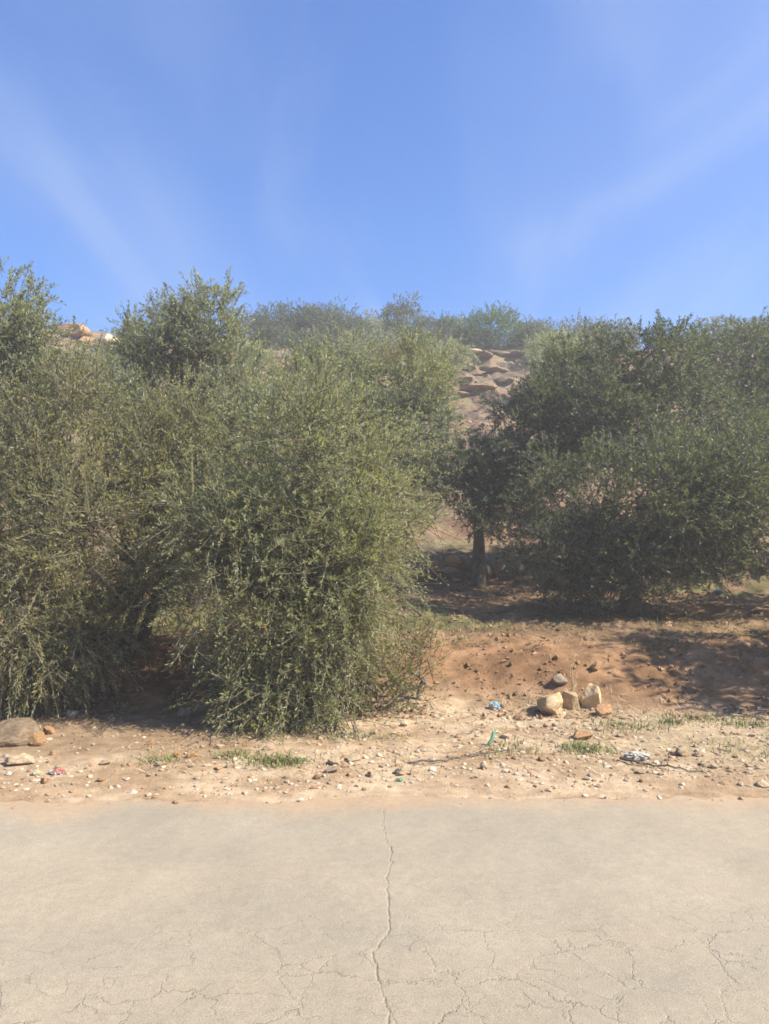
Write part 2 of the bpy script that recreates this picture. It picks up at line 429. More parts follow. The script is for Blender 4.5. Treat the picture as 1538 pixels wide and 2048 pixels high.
tone = L3(tone, C3(0.17, 0.145, 0.115), depth * 0.7)                                                     # packed soil and the crack's own shade, darkened into the colour
me = build_mesh('road', np.stack([x, y, z], -1), [grid_faces(len(rx), len(rs))], True, tone)
tag(link('road', me, None, M['road']), kind='structure')

# ------------------------------------------------------------------ trees
def tube(pts, radii, sides=8, seed=0, rough=0.0):
    pts = np.asarray(pts, float); n = len(pts)
    t = norm(np.gradient(pts, axis=0))
    ref = np.array([0.31, 0.95, 0.05])
    a = norm(np.cross(t, ref)); b = np.cross(t, a)
    th = np.linspace(0, 2 * np.pi, sides, endpoint=False)
    r = np.asarray(radii, float)[:, None] * (1 + rough * (vnoise(np.cos(th)[None] * 1.5 + seed + 5, np.sin(th)[None] * 1.5 + 9, np.arange(n)[:, None] * 0.35, seed=seed) - 0.5))
    V = pts[:, None] + r[..., None] * (a[:, None] * np.cos(th)[None, :, None] + b[:, None] * np.sin(th)[None, :, None])
    V = V.reshape(-1, 3)
    i = np.arange(n - 1)[:, None] * sides; k = np.arange(sides)[None]; k2 = (k + 1) % sides
    F = np.stack([i + k, i + k2, i + sides + k2, i + sides + k], -1).reshape(-1, 4)
    V = np.vstack([V, pts[:1], pts[-1:]]); c0, c1 = len(V) - 2, len(V) - 1
    kk = np.arange(sides); T0 = np.stack([np.full(sides, c0), (kk + 1) % sides, kk], -1)
    T1 = np.stack([np.full(sides, c1), (n - 1) * sides + kk, (n - 1) * sides + (kk + 1) % sides], -1)
    return V, [F, np.vstack([T0, T1])]

def curve(a, b, bend, n=9, rng=RNG):
    a, b = np.asarray(a, float), np.asarray(b, float)
    t = np.linspace(0, 1, n)[:, None]
    L = np.linalg.norm(b - a)
    off = rng.normal(0, 1, 3) * bend * L; off2 = rng.normal(0, 1, 3) * bend * L * 0.4
    return a + (b - a) * t + off * np.sin(np.pi * t) + off2 * np.sin(2 * np.pi * t)

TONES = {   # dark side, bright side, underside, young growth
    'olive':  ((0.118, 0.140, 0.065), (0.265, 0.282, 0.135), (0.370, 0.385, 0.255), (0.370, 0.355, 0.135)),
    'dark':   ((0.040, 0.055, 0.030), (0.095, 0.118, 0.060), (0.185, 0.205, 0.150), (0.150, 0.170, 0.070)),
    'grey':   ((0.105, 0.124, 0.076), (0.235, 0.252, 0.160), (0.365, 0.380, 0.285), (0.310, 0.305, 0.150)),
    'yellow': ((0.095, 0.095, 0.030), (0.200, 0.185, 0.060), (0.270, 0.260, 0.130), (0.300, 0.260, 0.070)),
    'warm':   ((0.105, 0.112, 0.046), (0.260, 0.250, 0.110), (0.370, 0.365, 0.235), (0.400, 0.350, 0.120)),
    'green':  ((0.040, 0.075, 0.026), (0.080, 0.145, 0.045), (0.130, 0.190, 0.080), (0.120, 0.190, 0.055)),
}

def crown_mesh(name, lobes, dens, leaf, width, rng, tones='olive', K=18, slen=(0.18, 0.42), up=0.4, origin=(0, 0, 0), gap=0.41, gscale=1.5,
               shoots=0, young=0.25, stems=True, inner=0.42, clumps=0, hang=False, pale=0.34):
    """lobes: list of (centre xyz, radii xyz). Leafy sprigs spread through the lobes' outer volume."""
    seed = int(rng.integers(1, 9999))
    lobes = [(np.asarray(l[0]), np.asarray(l[1]), 0.55 if clumps else 1.0) for l in lobes]
    for l in list(lobes):                       # every bough ends in several upright tufts
        for q in range(clumps if l[1][0] > 0.3 else clumps // 2):
            dd = norm(rng.normal(size=3) + np.array([0, -0.35, 0.25]))
            f_ = rng.uniform(0.26, 0.46)
            lobes.append((l[0] + dd * l[1] * rng.uniform(0.70, 0.98), l[1] * f_ * np.array([0.85, 0.85, rng.uniform(1.1, 1.7)]), 0.95))
    Cs = np.array([l[0] for l in lobes], float); Rs = np.array([l[1] for l in lobes], float)
    P, A, S, Q = [], [], [], []
    for li in range(len(lobes)):
        c, r = Cs[li], Rs[li]
        area = 4 * np.pi * ((r[0] * r[1]) ** 1.6 / 3 + (r[0] * r[2]) ** 1.6 / 3 + (r[1] * r[2]) ** 1.6 / 3) ** (1 / 1.6)
        n = int(dens * lobes[li][2] * area / K)
        d = norm(rng.normal(size=(n, 3)))
        rad = inner + (1.08 - inner) * rng.random(n) ** 0.62
        wob = 0.74 + 0.52 * vnoise(d[:, 0] * 2.3 + 10, d[:, 1] * 2.3 + 10, d[:, 2] * 2.3 + li * 7, seed=seed)
        p = c + d * r * (rad * wob)[:, None]
        q = ((p[:, None] - Cs[None]) / Rs[None]); q = np.sqrt((q ** 2).sum(-1)); q[:, li] = 9
        keep = q.min(1) > 0.40
        g = fbm(p[:, 0] * gscale + 40, p[:, 1] * gscale + 40, p[:, 2] * gscale + 40, seed=seed + 3, octs=3)
        keep &= (g > gap) | (rad < 0.6) & (g > gap - 0.06)
        upv = np.full(n, up)
        if hang:                                 # boughs reach up at the top and hang in sprays lower down
            zl, zh = Cs[:, 2].min(), Cs[:, 2].max()
            upv = up * (-0.9 + 2.0 * np.clip((p[:, 2] - zl) / (zh - zl + 1e-6), 0, 1))
        ax = norm(d * 0.75 + np.stack([upv * 0, upv * 0, upv], -1) + rng.normal(size=(n, 3)) * 0.45)
        P.append(p[keep]); A.append(ax[keep]); S.append(rng.uniform(*slen, n)[keep]); Q.append(rad[keep])
        if shoots:
            m = int(shoots * r[0] * r[1] * 10)
            d = norm(rng.normal(size=(m, 3)) + np.array([0, -0.5, 1.1]))
            P.append(c + d * r * rng.uniform(0.55, 0.86, (m, 1))); A.append(norm(np.array([0, 0, 1.0]) + d * 0.35 + rng.normal(size=(m, 3)) * 0.16))
            S.append(rng.uniform(0.35, 0.75, m)); Q.append(np.full(m, 1.35))
    P, A, S, Q = np.vstack(P), np.vstack(A), np.concatenate(S), np.concatenate(Q)
    n = len(P)
    P = P - np.asarray(origin)[None]
    # leaves
    t = (np.arange(K)[None] + rng.uniform(-0.3, 0.3, (n, K))) / (K - 1); t = np.clip(t, 0.02, 1)
    e1 = norm(np.cross(A, rng.normal(size=(n, 3)))); e2 = np.cross(A, e1)
    droop = rng.uniform(0.0, 0.5, n)
    stempos = P[:, None] + A[:, None] * (S[:, None] * t)[..., None]
    stempos[..., 2] -= (S * droop)[:, None] * t ** 2 * (Q < 1.3)[:, None]
    phi = np.arange(K)[None] * (np.pi / 2) * 1.0 + (np.arange(K)[None] % 2) * np.pi + rng.normal(0, 0.5, (n, K)) + rng.uniform(0, 6.28, (n, 1))
    ang = np.clip(rng.normal(0.85, 0.28, (n, K)) * (1 - 0.45 * t), 0.1, 1.5)
    perp = e1[:, None] * np.cos(phi)[..., None] + e2[:, None] * np.sin(phi)[..., None]
    ld = A[:, None] * np.cos(ang)[..., None] + perp * np.sin(ang)[..., None]
    ld = norm(ld + rng.normal(0, 0.16, (n, K, 3)))
    side = norm(np.cross(ld, A[:, None] + rng.normal(0, 0.55, (n, K, 3))))
    nrm = np.cross(side, ld)
    ll = leaf * rng.uniform(0.65, 1.2, (n, K)) * (1 - 0.35 * t ** 3); ww = width * rng.uniform(0.75, 1.2, (n, K))
    b = stempos; tip = b + ld * ll[..., None] - nrm * (ll * rng.uniform(-0.05, 0.18, (n, K)))[..., None]
    mid = b + ld * (ll * 0.48)[..., None]
    s1 = mid + side * (ww * 0.5)[..., None] + nrm * (ww * 0.16)[..., None]; s2 = mid - side * (ww * 0.5)[..., None] + nrm * (ww * 0.16)[..., None]
    V = np.stack([b, s1, tip, s2], 2).reshape(-1, 3)
    i = np.arange(n * K)[:, None] * 4
    F = np.vstack([i + np.array([[0, 1, 2]]), i + np.array([[0, 2, 3]])])
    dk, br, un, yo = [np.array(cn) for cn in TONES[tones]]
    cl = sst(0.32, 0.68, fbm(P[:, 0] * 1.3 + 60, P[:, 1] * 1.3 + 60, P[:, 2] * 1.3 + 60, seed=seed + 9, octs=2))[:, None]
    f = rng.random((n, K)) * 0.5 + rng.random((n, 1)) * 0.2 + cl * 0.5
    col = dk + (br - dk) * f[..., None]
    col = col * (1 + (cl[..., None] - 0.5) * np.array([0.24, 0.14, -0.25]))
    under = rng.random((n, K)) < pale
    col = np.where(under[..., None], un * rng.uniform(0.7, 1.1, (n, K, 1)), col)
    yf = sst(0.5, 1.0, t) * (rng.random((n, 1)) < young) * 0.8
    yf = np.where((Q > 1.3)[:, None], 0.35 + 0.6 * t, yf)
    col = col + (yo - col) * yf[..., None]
    col = np.repeat(col.reshape(-1, 3), 4, 0)
    faces = [F]; mats = np.zeros(len(F), int)
    if stems:
        rr = 0.0028
        base = P - A * (S * 0.22)[:, None]; end = stempos[:, -1]
        th = np.array([0, 2.1, 4.2])
        ring = e1[:, None] * np.cos(th)[None, :, None] + e2[:, None] * np.sin(th)[None, :, None]
        SV = np.concatenate([base[:, None] + ring * rr * 1.8, end[:, None] + ring * rr * 0.6], 1).reshape(-1, 3)
        i0 = len(V) + np.arange(n)[:, None] * 6
        SF = np.vstack([i0 + np.array([[a, (a + 1) % 3, 3 + (a + 1) % 3, 3 + a]]) for a in range(3)])
        V = np.vstack([V, SV]); col = np.vstack([col, np.full((len(SV), 3), 0.2)])
        faces.append(SF); mats = np.concatenate([mats, np.ones(len(SF), int)])
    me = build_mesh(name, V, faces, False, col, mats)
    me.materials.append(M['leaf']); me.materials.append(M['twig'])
    return me

TREES = {}
def tree(key, name, label, base_xy, lobes_px, trunks=1, trunk_r=0.13, fork=0.9, group=None, cat='tree', seed=1, limbs=None, grow=1.12, lean=None, **kw):
    """lobes_px: (px, py, depth, rx_px, rz_px[, depth radius in m])"""
    rng = np.random.default_rng(seed)
    bx, by = base_xy; bz = hz(bx, by)
    lobes = []
    for l in lobes_px:
        c = at(l[0], l[1], l[2]); k = l[2] / F_PX
        q_ = grow; r = (l[3] * k * q_, (l[5] if len(l) > 5 else (l[3] + l[4]) * 0.5 * k * q_), l[4] * k * q_)
        lobes.append((c, r))
    root = empty(name, (bx, by, bz)); tag(root, label, cat, group)
    o = np.array([bx, by, bz])
    me = crown_mesh('crown', lobes, rng=rng, origin=o, **kw)
    cr = link('crown', me, root); cr['kind'] = 'stuff'
    # trunk(s) and limbs
    forks = []
    for k in range(trunks):
        b0 = np.array([rng.normal(0, 0.10) * (trunks > 1), rng.normal(0, 0.08) * (trunks > 1), -0.15])
        top = np.array([rng.normal(0, 0.22), rng.normal(0, 0.15), fork * rng.uniform(0.85, 1.1)]) if lean is None else np.array([lean, 0, fork])
        pts = curve(b0, top, 0.06, 10, rng); tt = np.linspace(0, 1, 10)
        rad = trunk_r * (1.45 - 0.75 * tt ** 0.5)
        V, Fc = tube(pts, rad, 12, seed * 7 + k, 0.9)
        link('trunk', build_mesh('trunk', V, Fc, True), root, M['bark']); forks.append(pts[-1])
    n_l = limbs if limbs is not None else len(lobes)
    order = sorted(range(len(lobes)), key=lambda i: -lobes[i][1][0])[:n_l]
    for li in order:
        c = lobes[li][0] - o
        f = min(forks, key=lambda q: np.linalg.norm(q - c)) - np.array([0, 0, 0.04])
        end = c + rng.normal(0, 0.12, 3) * lobes[li][1]
        pts = curve(f, end, 0.08, 9, rng); tt = np.linspace(0, 1, 9)
        rad = trunk_r * (0.55 * (1 - tt) + 0.10)
        V, Fc = tube(pts, rad, 7, seed + li, 0.4)
        link('limb', build_mesh('limb', V, Fc, True), root, M['bark'])
        # secondary branches out towards the lobe's surface, one joined part per limb
        VV, FQ, FT = [], [], []; off = 0
        for q in range(7):
            st = pts[int(rng.integers(4, 9))]; dd = norm(rng.normal(size=3) + np.array([0, 0, 0.3]))
            e = c + dd * lobes[li][1] * 0.85
            v, fc = tube(curve(st, e, 0.10, 6, rng), trunk_r * np.linspace(0.16, 0.035, 6), 5, q)
            VV.append(v); FQ.append(fc[0] + off); FT.append(fc[1] + off); off += len(v)
        br = link('branches', build_mesh('branches', np.vstack(VV), [np.vstack(FQ), np.vstack(FT)], True), root, M['bark']); br['kind'] = 'stuff'
    TREES[key] = root
    return root

NEAR = dict(leaf=0.054, width=0.0105, K=20, hang=True)
G_ROAD = None
tree('A', 'olive_tree', 'bushy olive in the middle with leafy branches down to the gravel', (-0.75, 7.75),
     [(640, 1000, 7.4, 190, 170), (545, 1170, 7.1, 165, 160), (665, 1150, 7.3, 125, 160), (610, 1330, 6.95, 165, 120), (535, 1390, 6.75, 70, 70), (690, 1370, 6.9, 105, 90),
      (480, 960, 8.1, 120, 130), (640, 880, 8.3, 120, 100), (745, 1000, 7.9, 70, 105), (750, 1120, 7.6, 55, 80), (610, 1425, 6.6, 120, 45, 0.35), (435, 1085, 6.75, 105, 80)],
     trunks=3, trunk_r=0.12, fork=0.8, seed=11, clumps=7, up=0.7, slen=(0.18, 0.46), gap=0.40, gscale=1.2, pale=0.48, dens=1700, shoots=1.2, young=0.35, **NEAR)
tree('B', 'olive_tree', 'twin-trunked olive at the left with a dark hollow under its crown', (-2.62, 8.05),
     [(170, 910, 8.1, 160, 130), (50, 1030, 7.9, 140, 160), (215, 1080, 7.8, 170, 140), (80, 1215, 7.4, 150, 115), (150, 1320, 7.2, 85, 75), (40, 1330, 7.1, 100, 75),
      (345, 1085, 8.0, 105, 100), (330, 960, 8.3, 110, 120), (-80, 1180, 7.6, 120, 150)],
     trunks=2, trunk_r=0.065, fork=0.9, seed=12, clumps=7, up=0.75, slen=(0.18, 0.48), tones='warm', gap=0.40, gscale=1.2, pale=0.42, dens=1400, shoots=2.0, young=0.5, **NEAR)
tree('C', 'olive_tree', 'tall grey-green olive topping the left skyline, behind the roadside trees', (-2.7, 11.4),
     [(405, 665, 11.3, 62, 85), (345, 705, 11.4, 75, 80), (455, 770, 11.2, 100, 100), (330, 810, 11.2, 110, 100), (490, 880, 11.0, 110, 110), (400, 920, 11.0, 120, 110), (290, 700, 11.6, 45, 45)],
     trunk_r=0.13, fork=1.6, seed=13, clumps=5, up=0.6, dens=1050, tones='grey', leaf=0.074, width=0.020, K=18, gap=0.37, shoots=0.4, young=0.15)
tree('D', 'olive_tree', 'wispy tall olive against the sky at the left edge', (-4.6, 9.6),
     [(0, 640, 9.6, 75, 95), (50, 710, 9.6, 80, 80), (-70, 740, 9.6, 120, 130), (90, 815, 9.5, 120, 75), (20, 860, 9.5, 150, 110), (210, 815, 9.7, 70, 50)],
     trunk_r=0.13, fork=1.5, seed=14, clumps=5, up=0.6, dens=1050, tones='grey', leaf=0.070, width=0.019, K=18, gap=0.42, young=0.2)
tree('E', 'olive_tree', 'grey olive behind the middle tree, bare pale twigs at its front', (0.0, 13.6),
     [(690, 770, 13.8, 90, 75), (780, 800, 13.4, 110, 95), (610, 810, 13.8, 90, 95), (835, 850, 13.3, 64, 80), (770, 900, 13.0, 110, 95), (830, 930, 13.0, 48, 60), (660, 900, 13.2, 110, 90)],
     trunk_r=0.15, fork=1.3, seed=15, clumps=6, up=0.6, dens=800, tones='grey', leaf=0.084, width=0.023, K=18, young=0.2)
tree('E2', 'olive_tree', 'yellow-green olive on the slope behind the middle trees', (1.0, 17.6),
     [(805, 745, 17.4, 85, 42), (770, 760, 17.5, 90, 60), (835, 775, 17.3, 55, 45)],
     trunk_r=0.12, fork=1.2, seed=16, dens=800, tones='yellow', leaf=0.085, width=0.021, K=16)
tree('E3', 'olive_tree', 'small grey olive with a pointed top on the slope', (-1.3, 18.4),
     [(660, 720, 18.4, 48, 50), (630, 760, 18.4, 60, 55), (690, 750, 18.4, 50, 45)],
     trunk_r=0.10, fork=1.2, seed=17, dens=800, tones='grey', leaf=0.085, width=0.02, K=16)
tree('F', 'olive_tree', 'large dark olive on the terrace, its trunk standing beside the sunlit slope', (1.62, 13.5),
     [(1060, 900, 13.2, 105, 95), (945, 935, 13.3, 90, 48), (1130, 815, 13.3, 95, 85), (1225, 755, 13.6, 95, 75), (1300, 725, 13.4, 85, 72), (1385, 745, 13.5, 70, 60), (1370, 820, 13.0, 140, 115),
      (1240, 870, 12.7, 145, 115), (1010, 1000, 13.0, 80, 52), (920, 960, 13.1, 65, 42), (985, 1040, 12.7, 55, 32)],
     trunk_r=0.10, fork=1.6, lean=-0.02, seed=18, clumps=6, up=0.5, grow=1.06, dens=900, tones='dark', leaf=0.080, width=0.023, K=18, gap=0.37, gscale=1.1, young=0.15)
tree('G', 'olive_tree', 'low spreading olive at the right, its dark skirt nearly touching the terrace', (3.5, 10.9),
     [(1170, 1020, 10.9, 135, 95), (1130, 1115, 10.6, 110, 75), (1310, 1000, 10.5, 150, 115), (1450, 960, 10.5, 140, 130), (1230, 1105, 10.3, 95, 75), (1410, 1060, 10.6, 130, 70), (1165, 1170, 10.5, 75, 40), (1270, 1150, 10.2, 85, 45), (1390, 1110, 10.3, 100, 50), (1540, 1020, 10.6, 120, 100)],
     trunk_r=0.14, fork=0.8, seed=19, clumps=6, up=0.5, grow=1.06, dens=950, tones='dark', leaf=0.070, width=0.020, K=18, gap=0.36, gscale=1.2, young=0.3)
tree('H', 'olive_tree', 'olive at the right edge, its round top below the skyline', (7.2, 15.4),
     [(1490, 730, 15.6, 95, 75), (1580, 770, 15.2, 120, 110), (1480, 840, 15.0, 110, 110), (1580, 930, 14.8, 120, 130)],
     trunk_r=0.15, fork=1.4, seed=20, dens=850, tones='dark', leaf=0.09, width=0.026, K=18)
tree('I', 'olive_tree', 'olive beyond the right edge whose shade falls on the bank', (6.7, 7.6),
     [(2110, 930, 7.5, 240, 200), (2040, 1060, 7.3, 190, 150), (2220, 1040, 7.6, 180, 160), (2110, 790, 7.8, 170, 130)],
     trunk_r=0.14, fork=1.2, seed=21, dens=700, leaf=0.10, width=0.03, K=18)
tree('J', 'olive_tree', 'olive standing off to the right whose shade crosses the terrace', (8.6, 10.9),
     [(1960, 900, 10.8, 200, 170), (1880, 1010, 10.7, 150, 130), (2050, 1000, 11.0, 170, 150)],
     trunk_r=0.14, fork=1.2, seed=24, dens=600, leaf=0.10, width=0.03, K=18)
# low shrub at the foot of the middle olive
tree('S1', 'low_shrub', 'thin shrub with reddish twigs leaning right off the middle olive', (0.28, 7.45),
     [(800, 1345, 7.35, 65, 60), (845, 1315, 7.4, 38, 45), (760, 1400, 7.1, 60, 45), (850, 1380, 7.3, 35, 30)],
     trunk_r=0.022, fork=0.2, seed=22, dens=1300, leaf=0.055, width=0.012, K=16, gap=0.45, young=0.6, cat='shrub', tones='yellow')
tree('S2', 'low_shrub', 'grey twiggy shrub in the shade at the terrace edge', (0.35, 9.6),
     [(800, 1190, 9.6, 45, 35), (770, 1160, 9.6, 45, 45)],
     trunk_r=0.02, fork=0.15, seed=23, dens=500, leaf=0.055, width=0.012, K=14, cat='shrub', tones='grey')

# trees along the ridge and bushes on the slope
RIDGE = [  # px centre, py centre, depth, rx, rz, tone, label
    (515, 672, 35.5, 38, 40, 'olive', 'first rounded olive on the ridge right of the tall grey olive'),
    (580, 665, 36.0, 52, 45, 'dark', 'dark bushy ridge olive with bare stems under its crown'),
    (650, 662, 36.2, 58, 44, 'olive', 'broad dome-shaped olive on the ridge above the orange rocks'),
    (698, 680, 36.8, 34, 34, 'olive', 'small ridge olive at the right foot of the broad dome'),
    (745, 662, 37.0, 32, 34, 'grey', 'pale ridge bush just left of the tall dark one'),
    (806, 650, 37.0, 31, 42, 'dark', 'tall narrow dark tree standing highest in the middle of the ridge'),
    (868, 672, 37.5, 38, 32, 'dark', 'low dark bush right of the tall narrow ridge tree'),
    (912, 678, 38.0, 30, 26, 'grey', 'small hazy bush on the ridge left of the bright green one'),
    (992, 668, 34.5, 52, 42, 'green', 'bright green ragged bush on the ridge above the pale rocks'),
    (1086, 690, 34.0, 42, 36, 'olive', 'small olive on the ridge right of the bright green bush'),
    (1150, 688, 36.0, 48, 40, 'dark', 'ridge olive half hidden by the large dark olive'),
    (270, 685, 34.5, 28, 28, 'dark', 'small dark bush on the left skyline beside the pale boulder'),
    (325, 640, 33.0, 24, 42, 'dark', 'dark bush showing left of the tall grey olive'),
    (30, 680, 35.0, 60, 50, 'olive', 'ridge olive behind the wispy tree at the left edge'),
    (1460, 690, 34.0, 60, 42, 'olive', 'ridge olive at the far right skyline'),
    (1545, 700, 33.0, 60, 50, 'olive', 'ridge olive cut by the right edge'),
    (782, 708, 29.5, 55, 28, 'grey', 'low pale bush on the slope below the ridge trees'),
    (885, 712, 29.0, 42, 24, 'olive', 'rounded bush on the slope left of the pale rocks'),
    (1120, 742, 25.5, 42, 42, 'olive', 'olive on the slope shading the pale rocks'),
    (1165, 755, 24.0, 46, 46, 'dark', 'dark slope olive touching the large dark crown'),
    (220, 740, 24.0, 70, 40, 'olive', 'bush on the left slope below the pale boulders'),
    (480, 735, 26.0, 50, 45, 'olive', 'slope bush seen between the tall grey olive and the orange soil'),
    (545, 690, 33.5, 40, 30, 'dark', 'dark low bush under the ridge trees, left of the orange rock'),
    (615, 700, 32.0, 44, 28, 'olive', 'low bush under the broad dome-shaped ridge olive'),
    (735, 690, 33.5, 36, 26, 'grey', 'grey bush on the brow below the pale ridge bush'),
    (840, 690, 34.0, 40, 26, 'olive', 'bush on the brow below the tall narrow dark tree'),
    (940, 690, 35.5, 34, 26, 'dark', 'dark bush filling the ridge left of the bright green bush'),
    (1045, 684, 36.0, 40, 32, 'olive', 'hazy olive behind the bright green bush'),
    (1120, 700, 31.0, 44, 34, 'olive', 'slope olive beside the grey ledge'),
    (1210, 690, 35.0, 50, 40, 'dark', 'ridge olive behind the large dark crown'),
    (1150, 800, 21.0, 55, 46, 'dark', 'dense slope olive just left of the large dark crown'),
    (20, 750, 22.0, 90, 60, 'grey', 'grey slope olive behind the wispy tree'),
    (845, 775, 22.5, 38, 34, 'olive', 'slope olive at the left of the bare ground'),
]
for k, (px, py, dep, rx_, rz_, tn, lab) in enumerate(RIDGE):
    rr = np.random.default_rng(100 + k)
    rx_, rz_ = rx_ * 1.32, rz_ * 1.22; tn = 'dark' if tn == 'olive' and dep > 31 else tn
    c = at(px, py, dep)
    lob = [(px, py, dep, rx_ * 0.8, rz_ * 0.85)]
    for q in range(4):
        a = rr.uniform(0, 6.28)
        lob.append((px + math.cos(a) * rx_ * 0.5, py + (rr.uniform(-0.35, 0.35)) * rz_, dep + math.sin(a) * rx_ * 0.5 * dep / F_PX, rx_ * rr.uniform(0.45, 0.6), rz_ * rr.uniform(0.45, 0.62)))
    nm = 'hill_bush' if rx_ / rz_ > 1.5 or py > 700 or tn == 'green' else 'ridge_olive'
    tree('R%d' % k, nm, lab, (float(c[0]), dep), lob, trunks=2 if rx_ > 45 else 1, trunk_r=0.10, fork=0.7, seed=200 + k, limbs=3, group='trees and bushes on the hill', cat='bush' if nm == 'hill_bush' else 'tree',
         dens=300, leaf=0.12, width=0.040, K=12, slen=(0.2, 0.5), tones=tn, stems=False, gap=0.36, gscale=1.1)

# bare pale twigs in front of the grey olive
tw = empty('dead_branch', at(690, 880, 12.3)); tag(tw, 'bare pale dead branch forking up in front of the grey olive', 'branch')
rr = np.random.default_rng(5)
for k, (dx, dz, b) in enumerate([(0.03, 0.95, .05), (-0.12, 0.8, .06), (0.2, 0.75, .05), (0.32, 0.5, .07), (0.1, 1.1, .05), (-0.04, 0.55, .08), (0.42, 0.3, .06)]):
    V, Fc = tube(curve((0, 0, -0.5 if k == 0 else rr.uniform(0, .3)), (dx, rr.normal(0, .1), dz), b, 8, rr), np.linspace(0.016 if k == 0 else 0.010, 0.003, 8), 5, k)
    link('twig', build_mesh('twig', V, Fc, True), tw, M['dry_wood'])

# ------------------------------------------------------------------ rocks
def ico(sub):
    t = (1 + 5 ** 0.5) / 2
    V = [(-1,t,0),(1,t,0),(-1,-t,0),(1,-t,0),(0,-1,t),(0,1,t),(0,-1,-t),(0,1,-t),(t,0,-1),(t,0,1),(-t,0,-1),(-t,0,1)]
    F = [(0,11,5),(0,5,1),(0,1,7),(0,7,10),(0,10,11),(1,5,9),(5,11,4),(11,10,2),(10,7,6),(7,1,8),(3,9,4),(3,4,2),(3,2,6),(3,6,8),(3,8,9),(4,9,5),(2,4,11),(6,2,10),(8,6,7),(9,8,1)]
    V = [np.array(v, float) / np.linalg.norm(v) for v in V]
    for _ in range(sub):
        cache = {}; G = []
        def mid(a, b):
            k = (min(a, b), max(a, b))
            if k not in cache:
                m = V[a] + V[b]; V.append(m / np.linalg.norm(m)); cache[k] = len(V) - 1
            return cache[k]
        for a, b, c in F:
            d, e, f = mid(a, b), mid(b, c), mid(c, a); G += [(a, d, f), (b, e, d), (c, f, e), (d, e, f)]
        F = G
    return np.array(V), np.array(F)
ICO = [ico(k) for k in range(4)]

def rock_mesh(seed, sub=2, cuts=9, rough=0.20):
    rng = np.random.default_rng(seed)
    V, Fc = ICO[sub]; V = V.copy()
    for _ in range(cuts):
        n = norm(rng.normal(size=3)); d = rng.uniform(0.42, 0.8)
        ex = V @ n - d; V = V - np.outer(np.clip(ex, 0, None) * 0.93, n)
    V *= (1 + rough * (fbm(V[:, 0] * 1.8 + 20, V[:, 1] * 1.8 + 20, V[:, 2] * 1.8 + 20, seed=seed, octs=3) - 0.5) * 2)[:, None]
    V[:, 2] += 0.15
    return build_mesh('rock', V, [Fc], False)

ROCKS = {}
def rock_me(kind, v, sub=2):
    k = (kind, v, sub)
    if k not in ROCKS:
        m = rock_mesh(300 + v * 13 + sub, sub); m.materials.append(M[kind]); ROCKS[k] = m
    return ROCKS[k]

def rock(name, label, px, py, w_px, h_px, kind='limestone', v=0, sub=3, rot=None, group=None, cat='rock', sink=0.25, tilt=(0, 0), depth=0.85, top=True, parent=None):
    """(px, py): where its base meets the ground in view"""
    g = ground_at(px, py)
    if g is None: return None
    k = g[1] / F_PX
    o = bpy.data.objects.new(name, rock_me(kind, v, sub)); COL.objects.link(o)
    sx, sz = w_px * k * 0.55, h_px * k * 0.56
    o.scale = (sx, sx * depth, sz)
    o.rotation_euler = (tilt[0], tilt[1], rot if rot is not None else v * 1.3)
    o.location = (g[0], g[1] + sx * depth * 0.5, hz(g[0], g[1] + sx * depth * 0.5) + sz * (1 - 2 * sink) * 0.62)
    if parent is not None:
        o.parent = parent; o.location = Vector(o.location) - parent.location
    else: tag(o, label, cat, group)
    return o

rock('boulder', 'broad ochre boulder, largest of the cluster on the right verge', 1104, 1430, 84, 52, 'boulder_stone', 0, rot=0.3)
rock('boulder', 'upright pale stone leaning behind the broad ochre boulder', 1144, 1420, 40, 54, 'boulder_stone', 1, tilt=(0, 0.25))
rock('boulder', 'pointed whitish stone at the right of the boulder cluster', 1186, 1418, 44, 56, 'boulder_stone', 2, rot=2.0)
rock('boulder', 'low mossy yellow stone at the foot of the pointed whitish stone', 1215, 1432, 42, 30, 'ochre_rock', 3)
rock('boulder', 'big brown boulder in shade at the left edge under the olive', 22, 1488, 125, 56, 'brown_rock', 4, rot=0.6, sink=0.34)  # the shade on it is put into its darker stone colour
rock('stone', 'orange stone beside the big shaded boulder at the left', 72, 1492, 34, 34, 'ochre_rock', 5)
rock('stone', 'small orange stone just right of the big shaded boulder', 96, 1470, 26, 24, 'ochre_rock', 1)
rock('stone', 'flat pale slab at the left edge of the gravel', 34, 1533, 62, 24, 'limestone', 2, rot=0.2)
rock('stone', 'dull rounded stone in the shade under the left olive', 372, 1438, 34, 28, 'grey_rock', 3)
rock('stone', 'orange-brown stone at the shade edge in front of the left olives', 354, 1515, 24, 15, 'ochre_rock', 0)
rock('stone', 'pale lump of stone nearest the road at the middle of the verge', 808, 1552, 36, 24, 'limestone', 4)
rock('stone', 'pinkish stone below the leafy skirt of the middle olive', 538, 1500, 26, 16, 'limestone', 5)
rock('stone', 'triangular stone standing among gravel right of the green weeds', 668, 1532, 30, 18, 'limestone', 1)
rock('stone', 'pale chunk behind the triangular stone', 712, 1524, 34, 16, 'limestone', 3)
rock('stone', 'low grey stone in the gravel beside the triangular stone', 662, 1548, 28, 14, 'grey_rock', 2)
rock('stone', 'ochre clod in front of the boulder cluster', 1166, 1482, 44, 22, 'ochre_rock', 2)
rock('stone', 'pale stone right of the ochre clod on the weedy verge', 1365, 1512, 34, 22, 'limestone', 0)
rock('stone', 'small white stone rightmost on the weedy verge', 1400, 1514, 22, 13, 'limestone', 4)
rock('stone', 'rounded pinkish stone at the right edge of the road', 1530, 1574, 30, 16, 'limestone', 5)
rock('stone', 'brown stone on the bank above the boulder cluster', 1195, 1345, 26, 22, 'ochre_rock', 4)
